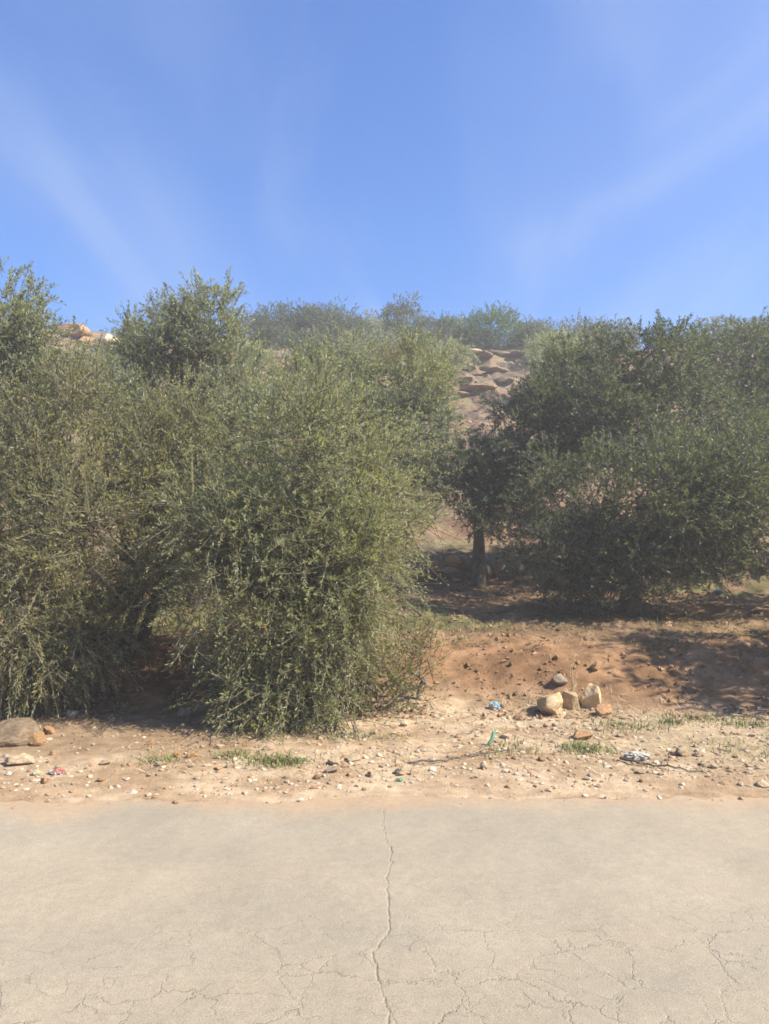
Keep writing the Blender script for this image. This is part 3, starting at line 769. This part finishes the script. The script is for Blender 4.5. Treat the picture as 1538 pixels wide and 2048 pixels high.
rock('stone', 'dark lump on the bank behind the leaning stone', 1122, 1372, 34, 24, 'grey_rock', 5)
rock('stone', 'white stone lying on the sunlit terrace edge beside the dark trunk', 925, 1116, 18, 10, 'limestone', 1)

# scattered small stones: each named by its colour, its strip of ground and its place in that strip
ORD = ['first', 'second', 'third', 'fourth', 'fifth', 'sixth', 'seventh', 'eighth', 'ninth', 'tenth', 'eleventh', 'twelfth', 'thirteenth', 'fourteenth', 'fifteenth', 'sixteenth']
def name_by_place(items, zones, what):
    """items: (object, px, py, colour word); zones: (x0, x1, y0, y1, phrase)"""
    left = list(items)
    for x0, x1, y0, y1, phrase in zones:
        for cw in ('pale', 'ochre', 'grey'):
            z_ = sorted([i for i in left if x0 <= i[1] < x1 and y0 <= i[2] < y1 and i[3] == cw], key=lambda i: i[1])
            for k_, it in enumerate(z_):
                it[0]['label'] = '%s %s %s from left %s' % (ORD[min(k_, 15)], cw, what, phrase)
CW = {'limestone': 'pale', 'ochre_rock': 'ochre', 'grey_rock': 'grey'}
rr = np.random.default_rng(77)
items = []
while len(items) < 84:
    px = rr.uniform(10, 1528); py = 1500 + 72 * rr.random() ** 0.8 if px < 700 else 1440 + 130 * rr.random()
    if px < 700 and rr.random() < 0.25: py = rr.uniform(1450, 1500)
    w = 8 + 17 * rr.random() ** 2.0
    kd = ['limestone', 'limestone', 'ochre_rock', 'limestone'][int(rr.integers(4))]
    o = rock('stone', 'small stone on verge', px, py, w, w * rr.uniform(0.5, 0.75), kd, int(rr.integers(6)), 1, rr.uniform(0, 6), 'small stones scattered along the gravel verge', 'stone')
    items.append((o, px, py, CW[kd]))
ZV = []
for x0, x1, nm in [(0, 220, 'under the left olive'), (220, 440, 'before the dark hollow'), (440, 640, 'below the middle olive\'s left half'), (640, 860, 'below the middle olive\'s right half'),
                   (860, 1040, 'left of the boulders'), (1040, 1240, 'before the boulders'), (1240, 1400, 'around the white plastic bag'), (1400, 1540, 'at the right edge')]:
    ZV += [(x0, x1, 0, 1510, nm + ', away from road'), (x0, x1, 1510, 1600, nm + ', by the road')]
name_by_place(items, ZV, 'stone')
items = []
for k in range(26):
    px = rr.uniform(890, 1480); py = rr.uniform(1275, 1395); w = 8 + 10 * rr.random() ** 2
    o = rock('clod', 'clod', px, py, w, w * 0.7, 'ochre_rock', int(rr.integers(6)), 1, rr.uniform(0, 6), 'earth clods on the cut bank', 'clod')
    items.append((o, px, py, 'ochre'))
name_by_place(items, [(0, 1040, 0, 1335, 'on the upper bank left of the dry stalk'), (0, 1040, 1335, 1500, 'on the lower bank left of the boulders'), (1040, 1250, 0, 1335, 'on the upper bank behind the dry stalk'),
                      (1040, 1250, 1335, 1500, 'on the lower bank behind the boulders'), (1250, 1600, 0, 1335, 'on the upper bank at the right'), (1250, 1600, 1335, 1500, 'on the lower bank at the right')], 'earth clod')

# dry-stone terrace edge
wall = empty('dry_stone_wall', ground_at(900, 1165)); tag(wall, 'low tumbled dry-stone terrace wall behind the dark trunk', 'stone wall')
for px, py, w, hh, kd in [(845, 1158, 34, 30, 'grey_rock'), (872, 1152, 30, 28, 'ochre_rock'), (898, 1160, 40, 16, 'limestone'), (905, 1140, 34, 26, 'ochre_rock'), (938, 1150, 36, 28, 'grey_rock'),
                          (968, 1158, 34, 30, 'grey_rock'), (865, 1132, 30, 18, 'grey_rock'), (930, 1130, 26, 14, 'grey_rock'), (825, 1150, 26, 26, 'grey_rock'), (1000, 1155, 34, 30, 'grey_rock'), (1035, 1158, 36, 28, 'grey_rock'), (915, 1166, 22, 9, 'limestone'),
                          (1330, 1150, 50, 34, 'grey_rock'), (1385, 1155, 44, 36, 'ochre_rock'), (1435, 1150, 50, 34, 'grey_rock'), (1490, 1150, 48, 36, 'ochre_rock'), (1530, 1152, 40, 30, 'grey_rock')]:
    rock('stone', None, px, py, w, hh, kd, int(rr.integers(6)), 2, rr.uniform(0, 6), parent=wall)

# rocks on the hill
HILL = [(130, 676, 80, 34, 'ochre_rock', 'orange boulder highest on the left skyline'), (215, 700, 70, 36, 'limestone', 'bright pale boulder right of the orange one on the left skyline'),
        (90, 690, 50, 22, 'limestone', 'pale boulder at the left end of the skyline rocks'), (262, 745, 50, 22, 'limestone', 'pinkish slab on the left slope under the skyline boulders'), (170, 690, 44, 20, 'ochre_rock', 'orange stone between the two skyline boulders'),
        (555, 748, 34, 26, 'ochre_rock', 'orange rock face left of the pointed grey olive'), (575, 738, 26, 18, 'ochre_rock', 'smaller orange rock above the orange rock face'), (712, 716, 24, 14, 'ochre_rock', 'orange stone below the small ridge olive'),
        (850, 705, 40, 12, 'limestone', 'long ledge above the yellow-green olive'), (940, 712, 36, 14, 'limestone', 'ledge at the left end of the ridge rocks'), (970, 722, 40, 14, 'limestone', 'middle slab among the ridge rocks'),
        (1002, 716, 30, 18, 'limestone', 'tilted block right of the middle ridge slab'), (945, 738, 40, 12, 'grey_rock', 'slab below the middle ridge slab'), (985, 745, 44, 14, 'grey_rock', 'ledge in tree shade on the slope'), (930, 768, 40, 14, 'limestone', 'ledge half way down the bare slope'),
        (960, 790, 54, 16, 'ochre_rock', 'widest ledge across the bare slope above the grey-green crowns'), (1010, 775, 40, 14, 'grey_rock', 'shaded block at the right of the bare slope'), (915, 800, 36, 14, 'ochre_rock', 'rock at the left end of the widest ledge'),
        (1170, 708, 46, 12, 'ochre_rock', 'ledge just above the large dark olive'), (1040, 715, 34, 14, 'grey_rock', 'block under the bright green bush')]
for k, (px, py, w, hh, kd, lab) in enumerate(HILL):
    rock('rock', lab, px, py, w * (1.5 if px > 840 else 1.1), hh * 0.95, 'brown_rock' if px > 840 and k % 3 else kd, k % 6, 2, k * 1.7, 'rocks on the hillside', sink=0.3, depth=0.6)
items = []
for k in range(44):
    px = rr.uniform(890, 1060) if k < 32 else rr.uniform(60, 260); py = rr.uniform(708, 880) if k < 32 else rr.uniform(690, 730); w = 8 + 13 * rr.random() ** 2
    kd = ['limestone', 'grey_rock', 'grey_rock', 'ochre_rock'][k % 4]
    o = rock('rock', 'rock', px, py, w, w * 0.6, kd, k % 6, 1, rr.uniform(0, 6), 'small stones on the bare slope')
    if o: items.append((o, px, py, CW[kd]))
name_by_place(items, [(0, 600, 0, 2000, 'near the pale skyline boulders'), (600, 1100, 0, 735, 'just below the ridge beside the pale ledges'), (600, 1100, 735, 780, 'on the bare slope above the widest ledge'),
                      (600, 1100, 780, 830, 'on the bare slope under the widest ledge'), (600, 1100, 830, 2000, 'low on the bare slope left of the dark crown')], 'rock')

# ------------------------------------------------------------------ gravel, litter and grasses (uncountable)
def gravel(n, rng):
    V0, F0 = ICO[0]
    px = rng.uniform(-3.4, 3.6, n * 3); s_ = 4.70 + 2.65 * rng.random(n * 3) ** 1.1
    left = px < -0.4
    dens = np.where(left, sst(4.93, 5.15, s_) * (1 - 0.8 * sst(5.7, 6.0, s_)), sst(4.95, 5.3, s_) * (1 - 0.75 * sst(6.8, 7.3, s_)))
    dens = np.maximum(dens, 0.10 * sst(4.70, 4.9, s_))
    dens = dens * (0.35 + 1.1 * sst(0.35, 0.65, fbm(px * 2, s_ * 2, seed=91)))
    k = np.where(rng.random(n * 3) < dens)[0][:n]
    x, s_ = px[k], s_[k]; y = s_ + SKEW * x; n = len(x)
    r = 0.003 + 0.022 * rng.random(n) ** 5
    sc = np.stack([r * rng.uniform(0.8, 1.5, n), r * rng.uniform(0.7, 1.2, n), r * rng.uniform(0.45, 0.8, n)], -1)
    V = V0[None] * (1 + rng.uniform(-0.28, 0.28, (n, 12, 1))) * sc[:, None]
    a = rng.uniform(0, 6.28, n); ca, sa = np.cos(a)[:, None], np.sin(a)[:, None]
    V = np.stack([V[..., 0] * ca - V[..., 1] * sa, V[..., 0] * sa + V[..., 1] * ca, V[..., 2]], -1)
    zz = np.maximum(h(x, y), np.where(s_ < 4.86, 0.006, np.where(s_ < 4.93, -0.008, -9)))
    V += np.stack([x, y, zz + sc[:, 2] * rng.uniform(-0.3, 0.35, n)], -1)[:, None]
    col = np.array([0.33, 0.25, 0.165]) + (np.array([0.50, 0.425, 0.32]) - np.array([0.33, 0.25, 0.165])) * rng.random((n, 1))
    col = np.where(rng.random((n, 1)) < 0.3, np.array([0.29, 0.185, 0.105]), col) * rng.uniform(0.7, 1.1, (n, 1))
    F = (np.arange(n)[:, None, None] * 12 + F0[None]).reshape(-1, 3)
    return build_mesh('gravel', V.reshape(-1, 3), [F], False, np.repeat(col, 12, 0))
tag(link('gravel', gravel(7400, np.random.default_rng(8)), None, M['gravel']), 'pale angular gravel spread along the road edge', 'gravel', kind='stuff')

def crumbs(n, rng):
    V0 = np.array([(1,0,0),(-1,0,0),(0,1,0),(0,-1,0),(0,0,1),(0,0,-1)], float)
    F0 = np.array([(0,2,4),(2,1,4),(1,3,4),(3,0,4),(2,0,5),(1,2,5),(3,1,5),(0,3,5)])
    x = rng.uniform(-4.6, 5.4, n); y = 6.9 + 6.3 * rng.random(n) ** 1.6
    k = fbm(x * 1.7, y * 1.7, seed=98) > 0.43; x, y = x[k], y[k]; n = len(x)
    r = 0.006 + 0.028 * rng.random(n) ** 3.5
    sc = r[:, None] * rng.uniform(0.6, 1.3, (n, 3)) * np.array([1.1, 1.1, 0.75])
    V = V0[None] * (1 + rng.uniform(-0.35, 0.35, (n, 6, 1))) * sc[:, None] + rng.normal(0, 1, (n, 6, 3)) * r[:, None, None] * 0.18
    a = rng.uniform(0, 6.28, n); ca, sa = np.cos(a)[:, None], np.sin(a)[:, None]
    V = np.stack([V[..., 0] * ca - V[..., 1] * sa, V[..., 0] * sa + V[..., 1] * ca, V[..., 2]], -1)
    V += np.stack([x, y, h(x, y) + sc[:, 2] * 0.2], -1)[:, None]
    ca_, cb_ = np.array([0.13, 0.078, 0.042]), np.array([0.31, 0.21, 0.125])
    col = ca_ + (cb_ - ca_) * rng.random((n, 1)) ** 1.5
    return build_mesh('soil_crumbs', V.reshape(-1, 3), [(np.arange(n)[:, None, None] * 6 + F0[None]).reshape(-1, 3)], False, np.repeat(col, 6, 0))
tag(link('soil_crumbs', crumbs(13000, np.random.default_rng(18)), None, M['gravel']), 'brown earth crumbs and grit over bank and terrace', 'soil', kind='stuff')

def blades(name, x, y, L, tilt, width, tones, rng, flat=False):
    n = len(x); z = h(x, y)
    az = rng.uniform(0, 6.28, n); d = np.stack([np.cos(az), np.sin(az)], -1)
    base = np.stack([x, y, z + (0.004 if flat else -0.005)], -1)
    el = tilt
    dirv = np.stack([d[:, 0] * np.cos(el), d[:, 1] * np.cos(el), np.sin(el)], -1)
    side = np.stack([-d[:, 1], d[:, 0], np.zeros(n)], -1) * (width * 0.5)[:, None]
    mid = base + dirv * (L * 0.55)[:, None]; tip = base + dirv * L[:, None] + np.stack([d[:, 0] * L * 0.2, d[:, 1] * L * 0.2, -L * 0.15 * (0 if flat else 1)], -1)
    if flat:
        tip[:, 2] = h(tip[:, 0], tip[:, 1]) + 0.012; mid[:, 2] = h(mid[:, 0], mid[:, 1]) + 0.016
    V = np.stack([base - side, base + side, mid + side * 0.8, mid - side * 0.8, tip], 1).reshape(-1, 3)
    i = np.arange(n)[:, None] * 5
    a, b = np.array(tones[0]), np.array(tones[1])
    col = a + (b - a) * rng.random((n, 1))
    return build_mesh(name, V, [i + np.array([[0, 1, 2, 3]]), i + np.array([[3, 2, 4]])], False, np.repeat(col, 5, 0))

rg = np.random.default_rng(21)
def patch_pts(specs):
    xs_, ys_ = [], []
    for px, py, sx, sy, n in specs:
        g = ground_at(px, py); k = g[1] / F_PX
        xs_.append(g[0] + rg.normal(0, sx * k, n)); ys_.append(g[1] + rg.normal(0, sy, n))
    return np.concatenate(xs_), np.concatenate(ys_)
# green weeds
gx, gy = patch_pts([(560, 1525, 34, 0.07, 500), (480, 1512, 30, 0.06, 160), (320, 1525, 30, 0.06, 140), (1165, 1500, 26, 0.07, 420), (1020, 1500, 40, 0.12, 160), (1260, 1455, 50, 0.10, 300), (1420, 1440, 70, 0.10, 330), (1330, 1290, 40, 0.15, 200), (1500, 1452, 30, 0.06, 200), (1345, 1447, 14, 0.04, 120),
                    (980, 1255, 110, 0.35, 700), (860, 1250, 60, 0.3, 420), (900, 1120, 60, 0.35, 500), (1400, 1250, 120, 0.6, 900), (870, 1280, 40, 0.15, 260), (1500, 1500, 60, 0.16, 200), (740, 1475, 60, 0.05, 120)])
me = blades('grass', gx, gy, rg.uniform(0.03, 0.09, len(gx)), rg.uniform(0.5, 1.4, len(gx)), rg.uniform(0.004, 0.008, len(gx)), ((0.085, 0.115, 0.035), (0.22, 0.23, 0.085)), rg)
tag(link('grass', me, None, M['blade']), 'short green weeds in patches on verge and terrace', 'grass', kind='stuff')
# dry stalks and straw lying about
n = 3600
dx = np.concatenate([rg.uniform(-3.2, 3.4, n), rg.uniform(-5, 6, 1500), rg.uniform(-4, 6, 1500)]); dy = np.concatenate([rg.uniform(5.35, 7.6, n), rg.uniform(7.6, 9.5, 1500), rg.uniform(9, 14, 1500)])
k = (fbm(dx * 1.4, dy * 1.4, seed=95) > 0.47); dx, dy = dx[k], dy[k]
me = blades('dry_grass', dx, dy, rg.uniform(0.04, 0.16, len(dx)), rg.uniform(0.0, 0.2, len(dx)), rg.uniform(0.003, 0.006, len(dx)), ((0.30, 0.21, 0.11), (0.55, 0.44, 0.27)), rg, True)
tag(link('dry_grass', me, None, M['blade']), 'dry straw and stalks strewn over verge, bank and terrace', 'dry grass', kind='stuff')
# fallen leaves under the trees
n = 9000
dx = rg.uniform(-4.5, 5.5, n); dy = 5.9 + 8.5 * rg.random(n)
k = (fbm(dx * 0.9, dy * 0.9, seed=96) > 0.42) & ~((dy < 7.6) & (dx > -0.2)); dx, dy = dx[k], dy[k]
me = blades('fallen_leaves', dx, dy, rg.uniform(0.035, 0.06, len(dx)), rg.uniform(0.0, 0.5, len(dx)), rg.uniform(0.010, 0.016, len(dx)), ((0.20, 0.10, 0.05), (0.45, 0.28, 0.16)), rg)
tag(link('fallen_leaves', me, None, M['blade']), 'brown fallen leaves under the olives', 'leaf litter', kind='stuff')

# ------------------------------------------------------------------ sticks, stalk, rubbish
def stick(name, label, pts_px, r, m='dry_wood', lift=0.02, cat='branch', twigs=0):
    P = [ground_at(*p) + np.array([0, 0, lift]) for p in pts_px]
    P = np.array(P); t = np.linspace(0, len(P) - 1, 14); P = np.stack([np.interp(t, np.arange(len(P)), P[:, a]) for a in range(3)], -1)
    rr_ = np.random.default_rng(len(label)); P[1:-1] += rr_.normal(0, 0.008, P[1:-1].shape)
    o = P[0].copy(); root = empty(name, o); tag(root, label, cat)
    V, Fc = tube(P - o, np.linspace(r, r * 0.4, len(P)), 6, 3, 0.3); link('stem', build_mesh('stem', V, Fc, True), root, M[m])
    for q in range(twigs):
        i = int(rr_.integers(3, 12)); st = P[i] - o; e = st + np.array([rr_.normal(0, .12), rr_.normal(0, .1), rr_.uniform(0.01, .06)])
        V, Fc = tube(curve(st, e, 0.1, 5, rr_), np.linspace(r * .5, r * .2, 5), 5, q); link('twig', build_mesh('twig', V, Fc, True), root, M[m])
    return root
stick('fallen_branch', 'long thin dead branch lying on the gravel right of the middle olive', [(815, 1532), (880, 1526), (950, 1514), (1045, 1502)], 0.008, twigs=3, m='bark')
stick('fallen_branch', 'dark stick on the verge near the right edge', [(1240, 1522), (1300, 1536), (1360, 1544), (1420, 1549)], 0.010, twigs=2, m='bark')
stick('fallen_branch', 'bowed twig on the gravel above the long dead branch', [(900, 1478), (930, 1472), (975, 1456)], 0.005, m='bark')
g = ground_at(1147, 1392); st = empty('dry_stalk', g); tag(st, 'single upright dry straw stalk behind the boulder cluster', 'stalk')
for k, (dx_, hh) in enumerate([(0.03, 0.40), (-0.01, 0.30), (0.05, 0.22)]):
    V, Fc = tube(curve((0, 0, -0.02), (dx_, 0.02 * k, hh), 0.05, 8, rr), np.linspace(0.006, 0.003, 8), 5, k); link('stem', build_mesh('stem', V, Fc, True), st, M['straw'])

def crumple(name, label, px, py, w, hh, m, seed, cat='litter', second=None, depth=0.7):
    g = ground_at(px, py); k = g[1] / F_PX
    V, Fc = ICO[3]; V = V.copy()
    V *= (0.65 + 0.8 * np.abs(fbm(V[:, 0] * 2.2 + 9, V[:, 1] * 2.2 + 9, V[:, 2] * 2.2 + 9, seed=seed, octs=4) - 0.5) * 2)[:, None]
    V += (np.random.default_rng(seed).normal(0, 0.03, V.shape))
    sc = np.array([w * k * 0.62, w * k * 0.62 * depth, hh * k * 0.7])
    mats = None
    if second: mats = (V[Fc].mean(1)[:, 0] * 0.7 + V[Fc].mean(1)[:, 2] > 0.35).astype(int)
    me = build_mesh(name, V * sc, [Fc], False, None, mats); o = link(name, me, None, M[m])
    if second: me.materials.append(M[second])
    o.location = (g[0], g[1] + 0.02, g[2] + hh * k * 0.4); tag(o, label, cat)
    return o
crumple('paper_scrap', 'crumpled white and blue scrap on the gravel left of the boulders', 989, 1420, 22, 14, 'white_plastic', 1, second='blue_plastic')
crumple('plastic_bag', 'dusty white plastic bag on the right verge', 1278, 1520, 46, 15, 'white_plastic', 2)
crumple('plastic_scrap', 'bright blue plastic scrap far back on the right terrace', 1440, 1186, 24, 6, 'blue_plastic', 3)
crumple('wrapper', 'red and white wrapper on the left gravel edge', 112, 1550, 30, 9, 'white_plastic', 4, second='red_plastic')
crumple('wrapper', 'yellowish crushed scrap left of the red and white wrapper', 70, 1553, 20, 9, 'yellow_plastic', 5)
crumple('paper_scrap', 'white scrap lying in the shade under the left olive', 142, 1432, 26, 10, 'white_plastic', 6)
crumple('plastic_scrap', 'pale green scrap by the pale stone nearest the road', 800, 1566, 14, 7, 'green_plastic', 7)
# a curved green strip standing in the gravel
g = ground_at(975, 1492); k = g[1] / F_PX
t = np.linspace(0, 1, 9); cx = np.stack([t * 22 * k + 0.012 * np.sin(t * 6), 0.02 * t, 0.03 * np.sin(t * 3.0) + 26 * k * t], -1)
off = np.array([0.012, -0.004, -0.004]); thk = np.array([0.0, 0.004, 0.0])
V = np.concatenate([cx - off, cx + off, cx + off + thk, cx - off + thk]); n = 9; i = np.arange(8)
Fq = np.vstack([np.stack([i + a * n, i + 1 + a * n, i + 1 + b * n, i + b * n], -1) for a, b in ((0, 1), (1, 2), (2, 3), (3, 0))])
o = link('plastic_strip', build_mesh('plastic_strip', V, [Fq, np.array([[0, n, 2 * n, 3 * n], [8, 8 + 3 * n, 8 + 2 * n, 8 + n]])], True), None, M['green_plastic']); o.location = g
tag(o, 'curled green plastic strip sticking up from the gravel', 'litter')

# ------------------------------------------------------------------ added volume over the whole place, standing in for lens veil
VEIL = 0.0048
if VEIL > 0:
    V = np.array([(a, b, c) for a in (-3200, 3200) for b in (-500, 3400) for c in (-60, 19.0)], float)
    Fh = np.array([(0, 1, 3, 2), (4, 6, 7, 5), (0, 4, 5, 1), (2, 3, 7, 6), (0, 2, 6, 4), (1, 5, 7, 3)])
    hm, hn, ho = mat('veil'); pv = N(hn, 'ShaderNodeVolumePrincipled'); pv.inputs['Color'].default_value = (0.96, 0.95, 0.93, 1); pv.inputs['Density'].default_value = VEIL; pv.inputs['Anisotropy'].default_value = 0.2; pv.inputs['Density Attribute'].default_value = ''; pv.inputs['Color Attribute'].default_value = ''; pv.inputs['Temperature Attribute'].default_value = ''
    hn.links.new(pv.outputs[0], ho.inputs['Volume'])
    tag(link('veil', build_mesh('veil', V, [Fh]), None, hm), 'thin added veil paling the hillside like a smeared lens', 'veil', kind='stuff')
